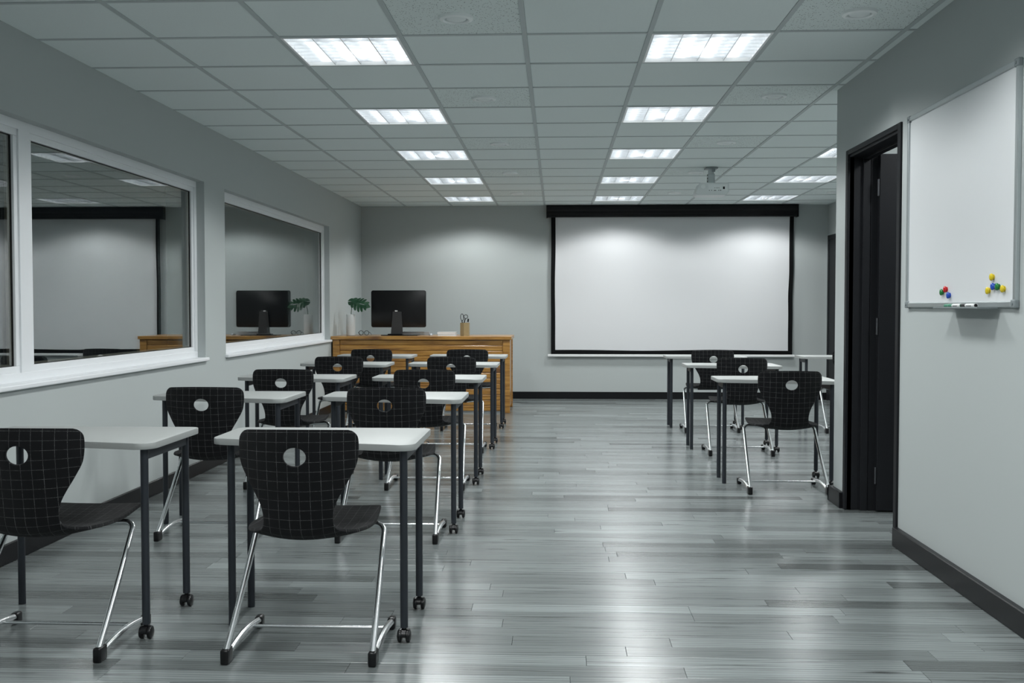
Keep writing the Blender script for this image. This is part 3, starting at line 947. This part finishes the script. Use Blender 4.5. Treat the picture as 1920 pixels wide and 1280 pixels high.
# keyboard, mouse
root = tag(empty('keyboard', (-1.715, 12.62, TZ)), 'slim silver keyboard tilted behind the monitor stand', 'keyboard')
k = MB()
k.extrude_profile([(-0.075, 0.0), (0.075, 0.0), (0.075, 0.012), (-0.070, 0.044), (-0.075, 0.042)], -0.21, 0.16, 'X')
k.build('keyboard_body', 'silver', root)
k = MB()
for j in range(4):
    yk = -0.055 + j * 0.032
    zk = 0.0405 - (yk + 0.070) * (0.032 / 0.145)
    for i in range(12):
        xk = -0.192 + i * 0.0295
        k.box(xk, xk + 0.025, yk, yk + 0.026, zk - 0.002, zk + 0.0035)
tag(k.build('keys', 'blackplastic', root), kind='stuff')
k = MB()
k.lathe([(0.002, 0.030), (0.016, 0.028), (0.028, 0.018), (0.032, 0.006), (0.031, 0.0)], 24)
bmesh.ops.scale(k.bm, vec=(0.9, 1.5, 0.8), verts=k.bm.verts)
o = tag(empty('computer_mouse', (-1.525, 12.45, TZ)), 'small grey computer mouse beside the keyboard on the wooden desk', 'computer mouse')
k.build('mouse_shell', 'silver', o, smooth=60)
k = MB(); k.box(-0.003, 0.003, 0.012, 0.030, 0.018, 0.025, bev=0.001, seg=1); k.build('scroll_wheel', 'blackplastic', o)

# two white notebooks stacked
for i, (dx_, z0) in enumerate(((0.0, 0.0), (-0.006, 0.0225))):
    root = tag(empty('notebook', (-1.305 + dx_, 12.32, TZ + z0)), ['white closed notebook on the wooden desk beside the brass cup, under another', 'white closed notebook lying on top of another beside the brass cup'][i], 'notebook', 'white notebooks on the wooden desk')
    k = MB(); k.box(-0.110, 0.110, -0.075, 0.075, 0, 0.003, bev=0.001, seg=1); k.box(-0.110, 0.110, -0.075, 0.075, 0.0195, 0.0225, bev=0.001, seg=1); k.box(-0.110, -0.106, -0.075, 0.075, 0.001, 0.0215)
    k.build('cover', 'white', root)
    k = MB(); k.box(-0.106, 0.107, -0.072, 0.072, 0.003, 0.0195); k.build('pages', 'paper', root)

# brass cup with scissors and pen
CX, CY = -1.095, 12.30
root = tag(empty('pen_cup', (CX, CY, TZ)), 'hexagonal brass pen cup holding scissors on the wooden desk', 'pen cup')
hexo = [(0.060 * math.cos(R(a)), 0.060 * math.sin(R(a))) for a in range(22, 382, 60)]
hexi = [(x * 0.93, y * 0.93) for x, y in hexo]
k = MB()
t = bmesh.new()
o0 = [t.verts.new((x, y, 0)) for x, y in hexo]; o1 = [t.verts.new((x, y, 0.156)) for x, y in hexo]
i1 = [t.verts.new((x, y, 0.156)) for x, y in hexi]; i0 = [t.verts.new((x, y, 0.006)) for x, y in hexi]
t.faces.new(o0[::-1]); t.faces.new(i0)
for a in range(6):
    b_ = (a + 1) % 6
    t.faces.new((o0[a], o0[b_], o1[b_], o1[a])); t.faces.new((o1[a], o1[b_], i1[b_], i1[a])); t.faces.new((i1[a], i1[b_], i0[b_], i0[a]))
k.merge(t)
k.build('cup_body', 'brass', root)
root = tag(empty('scissors', (CX, CY, TZ)), 'scissors with black loop handles standing in the brass cup', 'scissors')
k = MB(); k.tube([(-0.034 + 0.018 * math.cos(R(a)), 0, 0.222 + 0.040 * math.sin(R(a)) - 0.003 * math.cos(R(a))) for a in range(0, 360, 15)], 0.0038, 8, closed=True)
k.tube([(-0.036, 0, 0.186), (-0.034, 0, 0.165), (-0.026, 0, 0.140)], 0.006, 8)
k.build('handle', 'blackplastic', root, smooth=50)
k = MB(); k.tube([(0.010 + 0.023 * math.cos(R(a)), 0.004, 0.228 + 0.023 * math.sin(R(a))) for a in range(0, 360, 15)], 0.0038, 8, closed=True)
k.tube([(0.003, 0.004, 0.206), (-0.004, 0.004, 0.18), (-0.012, 0.004, 0.140)], 0.006, 8)
k.build('handle', 'blackplastic', root, smooth=50)
k = MB(); k.tube([(-0.026, 0, 0.145), (-0.012, 0, 0.012)], 0.004, 6); k.tube([(-0.012, 0.004, 0.145), (-0.026, 0.004, 0.012)], 0.004, 6)
k.build('blades', 'steel', root, smooth=50)
root = tag(empty('pen', (CX, CY, TZ)), 'thick black pen leaning in the brass cup', 'pen')
k = MB(); k.cyl((0.020, 0.004, 0.010), (0.036, 0.004, 0.165), 0.006, n=12); k.build('pen_barrel', 'paper', root, smooth=50)
k = MB(); k.cyl((0.036, 0.004, 0.165), (0.0405, 0.004, 0.203), 0.0095, 0.009, n=12); k.build('pen_cap', 'blackplastic', root, smooth=50)

# ================================================================== PROJECTION SCREEN
root = tag(empty('projection_screen', (1.53, YB - 0.002, 0.57)), 'large white projection screen with black borders and a black roller case on the back wall', 'projection screen')
ox, oy, oz = -1.53, -YB, -0.57
def spart(nm, mat, boxes, bev=0.0):
    k = MB()
    for b_ in boxes: k.box(b_[0] + ox, b_[1] + ox, b_[2] + oy, b_[3] + oy, b_[4] + oz, b_[5] + oz, bev=bev, seg=2)
    return k.build(nm, mat, root)
HY = YB - 0.115
k = MB()
prof = [(YB, 2.594), (YB, 2.438), (HY + 0.02, 2.438), (HY + 0.008, 2.446), (HY + 0.012, 2.470), (HY, 2.485), (HY + 0.004, 2.515), (HY - 0.006, 2.535), (HY - 0.006, 2.575), (HY + 0.006, 2.594)]
k.extrude_profile([(a + oy, b_ + oz) for a, b_ in prof], -0.125 + ox, 3.178 + ox, 'X')
case = k.build('roller_case', 'screenblk', root)
for x0, x1 in ((-0.137, -0.123), (3.176, 3.192)):
    k = MB(); k.box(x0 + ox, x1 + ox, HY - 0.010 + oy, YB + oy, 2.430 + oz, 2.595 + oz, bev=0.004); k.build('end_cap', 'screenblk', case)
SY = YB - 0.045
def strip(nm, mat, inner, outer, yv, th=0.0016):
    # two matching polylines (x,z) joined to a thin cloth strip
    t = bmesh.new()
    for yy in (yv, yv + th):
        a = [t.verts.new((x + ox, yy + oy, z + oz)) for x, z in inner]
        b_ = [t.verts.new((x + ox, yy + oy, z + oz)) for x, z in outer]
        for i in range(len(a) - 1): t.faces.new((a[i], a[i + 1], b_[i + 1], b_[i]))
    k = MB(); k.merge(t)
    return k.build(nm, mat, root)
sx0, sx1 = -0.074, 3.142      # outer edges of the cloth
zl, zh = 0.604, 2.45
spart('screen_cloth', 'screen', [(sx0 + 0.02, sx1 - 0.02, SY, SY + 0.0012, zl + 0.01, zh)])
ns = 60
zz = [zl + (zh - zl) * i / ns for i in range(ns + 1)]
wl = [0.0035 * math.sin(z * 3.1 + 0.4) + 0.002 * math.sin(z * 7.0) for z in zz]
wr = [-0.010 * math.exp(-((z - 1.40) / 0.20) ** 2) + 0.003 * math.sin(z * 5) + 0.006 * (z - 1.5) for z in zz]
strip('side_border', 'border', [(sx0 + 0.056 + a, z) for a, z in zip(wl, zz)], [(sx0 + a * 0.6, z) for a, z in zip(wl, zz)], SY - 0.003)
strip('side_border', 'border', [(sx1 - 0.056 + a, z) for a, z in zip(wr, zz)], [(sx1 + a * 0.8, z) for a, z in zip(wr, zz)], SY - 0.003)
xx = [sx0 + 0.02 + (sx1 - sx0 - 0.04) * i / ns for i in range(ns + 1)]
strip('bottom_border', 'border', [(x, zl + 0.056 + 0.006 * math.sin(x * 3.2 + 1.0) * (0.6 + 0.4 * math.sin(x))) for x in xx], [(x, zl - 0.006) for x in xx], SY - 0.0032)
spart('weight_bar', 'white', [(-0.118, 3.170, SY - 0.014, SY + 0.012, 0.572, 0.605)], 0.006)

# ================================================================== PROJECTOR
PX, PY = 1.506, 10.20
root = tag(empty('projector', (PX, PY, 2.32)), 'white projector hanging under the ceiling on a short column', 'projector')
k = MB()
k.prism(rounded([(-0.158, 0.0), (0.128, 0.0), (0.155, 0.035), (0.155, 0.118), (-0.122, 0.118), (-0.158, 0.03)], [0.02, 0.022, 0.02, 0.012, 0.012, 0.02], 5), -0.12, 0.12, 0.010)
bmesh.ops.transform(k.bm, matrix=Matrix.Rotation(R(90), 4, 'X'), verts=k.bm.verts)
body = k.build('projector_body', 'projwhite', root, smooth=40)
k = MB(); k.box(-0.045, 0.142, -0.1212, -0.1192, 0.036, 0.104, bev=0.0008, seg=1)
pan = k.build('rear_panel', 'speaker', root)
ports = [(-0.032, 0.044, 0.010, 0.005), (-0.010, 0.044, 0.010, 0.005), (0.022, 0.043, 0.022, 0.006), (0.058, 0.044, 0.008, 0.006), (0.076, 0.044, 0.011, 0.006), (0.020, 0.068, 0.005, 0.005), (0.036, 0.068, 0.005, 0.005), (0.048, 0.068, 0.005, 0.005), (0.060, 0.068, 0.005, 0.005)]
for (x, z, a, b_) in ports:
    k = MB(); k.box(x - a / 2, x + a / 2, -0.1222, -0.1208, z - b_ / 2, z + b_ / 2); k.build('port', 'blackplastic', pan)
k = MB(); k.box(0.098, 0.116, -0.1225, -0.1208, 0.056, 0.080); k.build('power_inlet', 'blackplastic', pan)
k = MB(); k.lathe([(0.022, -0.001), (0.022, 0.001), (0.020, 0.002), (0.0, 0.002)], 24, '-Y', (-0.090, -0.1195, 0.082)); k.build('vent_grille', 'speaker', root, smooth=40)
k = MB(); k.lathe([(0.032, 0.0), (0.032, 0.016), (0.024, 0.018), (0.022, 0.010), (0.0, 0.010)], 24, 'Y', (-0.07, 0.119, 0.06)); k.build('lens_ring', 'blackplastic', root, smooth=40)
k = MB(); k.box(-0.036, 0.034, -0.032, 0.032, 0.119, 0.215, bev=0.004, seg=1); k.box(-0.026, 0.026, -0.025, 0.025, 0.215, 0.262)
k.build('mount_column', 'alu', root)
k = MB(); k.box(-0.06, 0.06, -0.06, 0.06, 0.262, 0.2755, bev=0.002, seg=1); k.box(0.006, 0.036, -0.034, -0.026, 0.235, 0.262)
k.build('ceiling_plate', 'greyplastic', root)
k = MB()
for (x, z) in ((-0.040, 0.20), (-0.040, 0.17), (-0.040, 0.14)): k.box(x, x + 0.006, -0.0335, -0.0315, z - 0.008, z + 0.008)
k.build('bolt', 'blackplastic', root)

# ================================================================== WHITEBOARD
WY0, WY1, WB0, WB1 = 4.020, 5.262, 1.234, 2.180
root = tag(empty('whiteboard', (XR, (WY0 + WY1) / 2, WB0)), 'white magnetic board in an aluminium frame on the wall beside the doorway', 'whiteboard')
ox, oy, oz = -XR, -(WY0 + WY1) / 2, -WB0
def bpart(nm, mat, b_, bev=0.0, parent=None):
    k = MB(); k.box(b_[0] + ox, b_[1] + ox, b_[2] + oy, b_[3] + oy, b_[4] + oz, b_[5] + oz, bev=bev, seg=2)
    return k.build(nm, mat, parent or root)
bpart('board', 'whiteboard', (XR - 0.010, XR - 0.001, WY0 + 0.012, WY1 - 0.012, WB0 + 0.012, WB1 - 0.012))
fw = 0.024
fr = [(WY0, WY1, WB0, WB0 + fw), (WY0, WY1, WB1 - fw, WB1), (WY0, WY0 + fw, WB0 + fw, WB1 - fw), (WY1 - fw, WY1, WB0 + fw, WB1 - fw)]
for (a, b_, c_, d_) in fr:
    bpart('frame_rail', 'alu', (XR - 0.018, XR, a, b_, c_, d_), 0.004)
for a in (WY0, WY1):
    for c_ in (WB0, WB1):
        s1 = 1 if a == WY0 else -1
        s2 = 1 if c_ == WB0 else -1
        k = MB()
        k.box(XR - 0.021 + ox, XR + ox, min(a - 0.003 * s1, a + 0.036 * s1) + oy, max(a - 0.003 * s1, a + 0.036 * s1) + oy, min(c_ - 0.003 * s2, c_ + 0.030 * s2) + oz, max(c_ - 0.003 * s2, c_ + 0.030 * s2) + oz, bev=0.005)
        k.lathe([(0.006, 0.0), (0.006, 0.003), (0.0, 0.003)], 12, '-X', (XR - 0.021 + ox, a + 0.017 * s1 + oy, c_ + 0.014 * s2 + oz))
        k.build('corner_cap', 'greyplastic', root)
        root.children[-1].data.materials[0] = M['alu']
# pen tray
bpart('pen_tray', 'greyplastic', (XR - 0.092, XR - 0.012, 4.185, 4.665, WB0 - 0.004, WB0 - 0.001), 0.001)
bpart('tray_lip', 'greyplastic', (XR - 0.094, XR - 0.091, 4.185, 4.665, WB0 - 0.004, WB0 + 0.002), 0.0005)

# markers on the tray
def marker(name_lab, y0, y1, x, capm, plugm):
    root = tag(empty('marker_pen', (x, (y0 + y1) / 2, WB0 - 0.001)), name_lab, 'marker pen', 'marker pens on the board tray')
    h = (y1 - y0) / 2
    r = 0.0085
    k = MB(); k.cyl((0, -h * 0.98, r), (0, h * 0.30, r), r, n=16); k.build('barrel', 'white', root, smooth=50)
    k = MB(); k.cyl((0, h * 0.30, r), (0, h, r), r * 0.99, r * 0.86, n=16); k.build('cap', capm, root, smooth=50)
    k = MB(); k.cyl((0, -h, r), (0, -h * 0.86, r), r * 0.8, r * 1.01, n=16); k.build('end_plug', plugm, root, smooth=50)
    k = MB(); k.box(-r - 0.0003, -r + 0.0012, -h * 0.6, h * 0.1, r - 0.0022, r + 0.0002); k.build('print_stripe', 'blackplastic', root)
    return root
marker('white marker pen with a green cap, its end behind the others on the board tray', 4.515, 4.650, XR - 0.046, 'capgreen', 'capgreen')
marker('white marker pen with a green end plug, in the middle of the board tray', 4.405, 4.540, XR - 0.070, 'capgreen', 'capgreen')
marker('white marker pen with black cap and black end on the board tray', 4.255, 4.400, XR - 0.070, 'blackplastic', 'blackplastic')

# magnets
mags = [('green', 4.774, 1.303, 'green round magnet left of the red magnet on the whiteboard'),
        ('red', 4.730, 1.315, 'red round magnet on the whiteboard'),
        ('blue', 4.692, 1.288, 'blue round magnet below the red magnet on the whiteboard'),
        ('yellow', 4.235, 1.356, 'yellow round magnet set highest, above the blue one on the whiteboard'),
        ('yellow', 4.271, 1.302, 'yellow round magnet nearest the marker pens, below the blue and green pair'),
        ('blue', 4.223, 1.318, 'blue round magnet between yellow and green magnets on the whiteboard'),
        ('green', 4.180, 1.316, 'green round magnet touching a blue one, between yellow magnets'),
        ('yellow', 4.131, 1.307, 'yellow round magnet beside the green one, nearest the whiteboard frame')]
mags[0] = mags[0][:3] + ('green round magnet touching the red magnet on the whiteboard',)
for cm, y, z, lab in mags:
    root = tag(empty('magnet', (XR - 0.010, y, z)), lab, 'magnet', 'round magnets on the whiteboard')
    k = MB(); k.lathe([(0.0115, 0.0), (0.0115, 0.003), (0.0095, 0.004), (0.0095, 0.006)], 20, '-X'); k.build('magnet_foot', cm, root, smooth=40)
    k = MB(); k.lathe([(0.0095, 0.0055), (0.0140, 0.0065), (0.0150, 0.0095), (0.0140, 0.0125), (0.0080, 0.0150), (0.0, 0.0155)], 20, '-X'); k.build('magnet_head', cm, root, smooth=60)
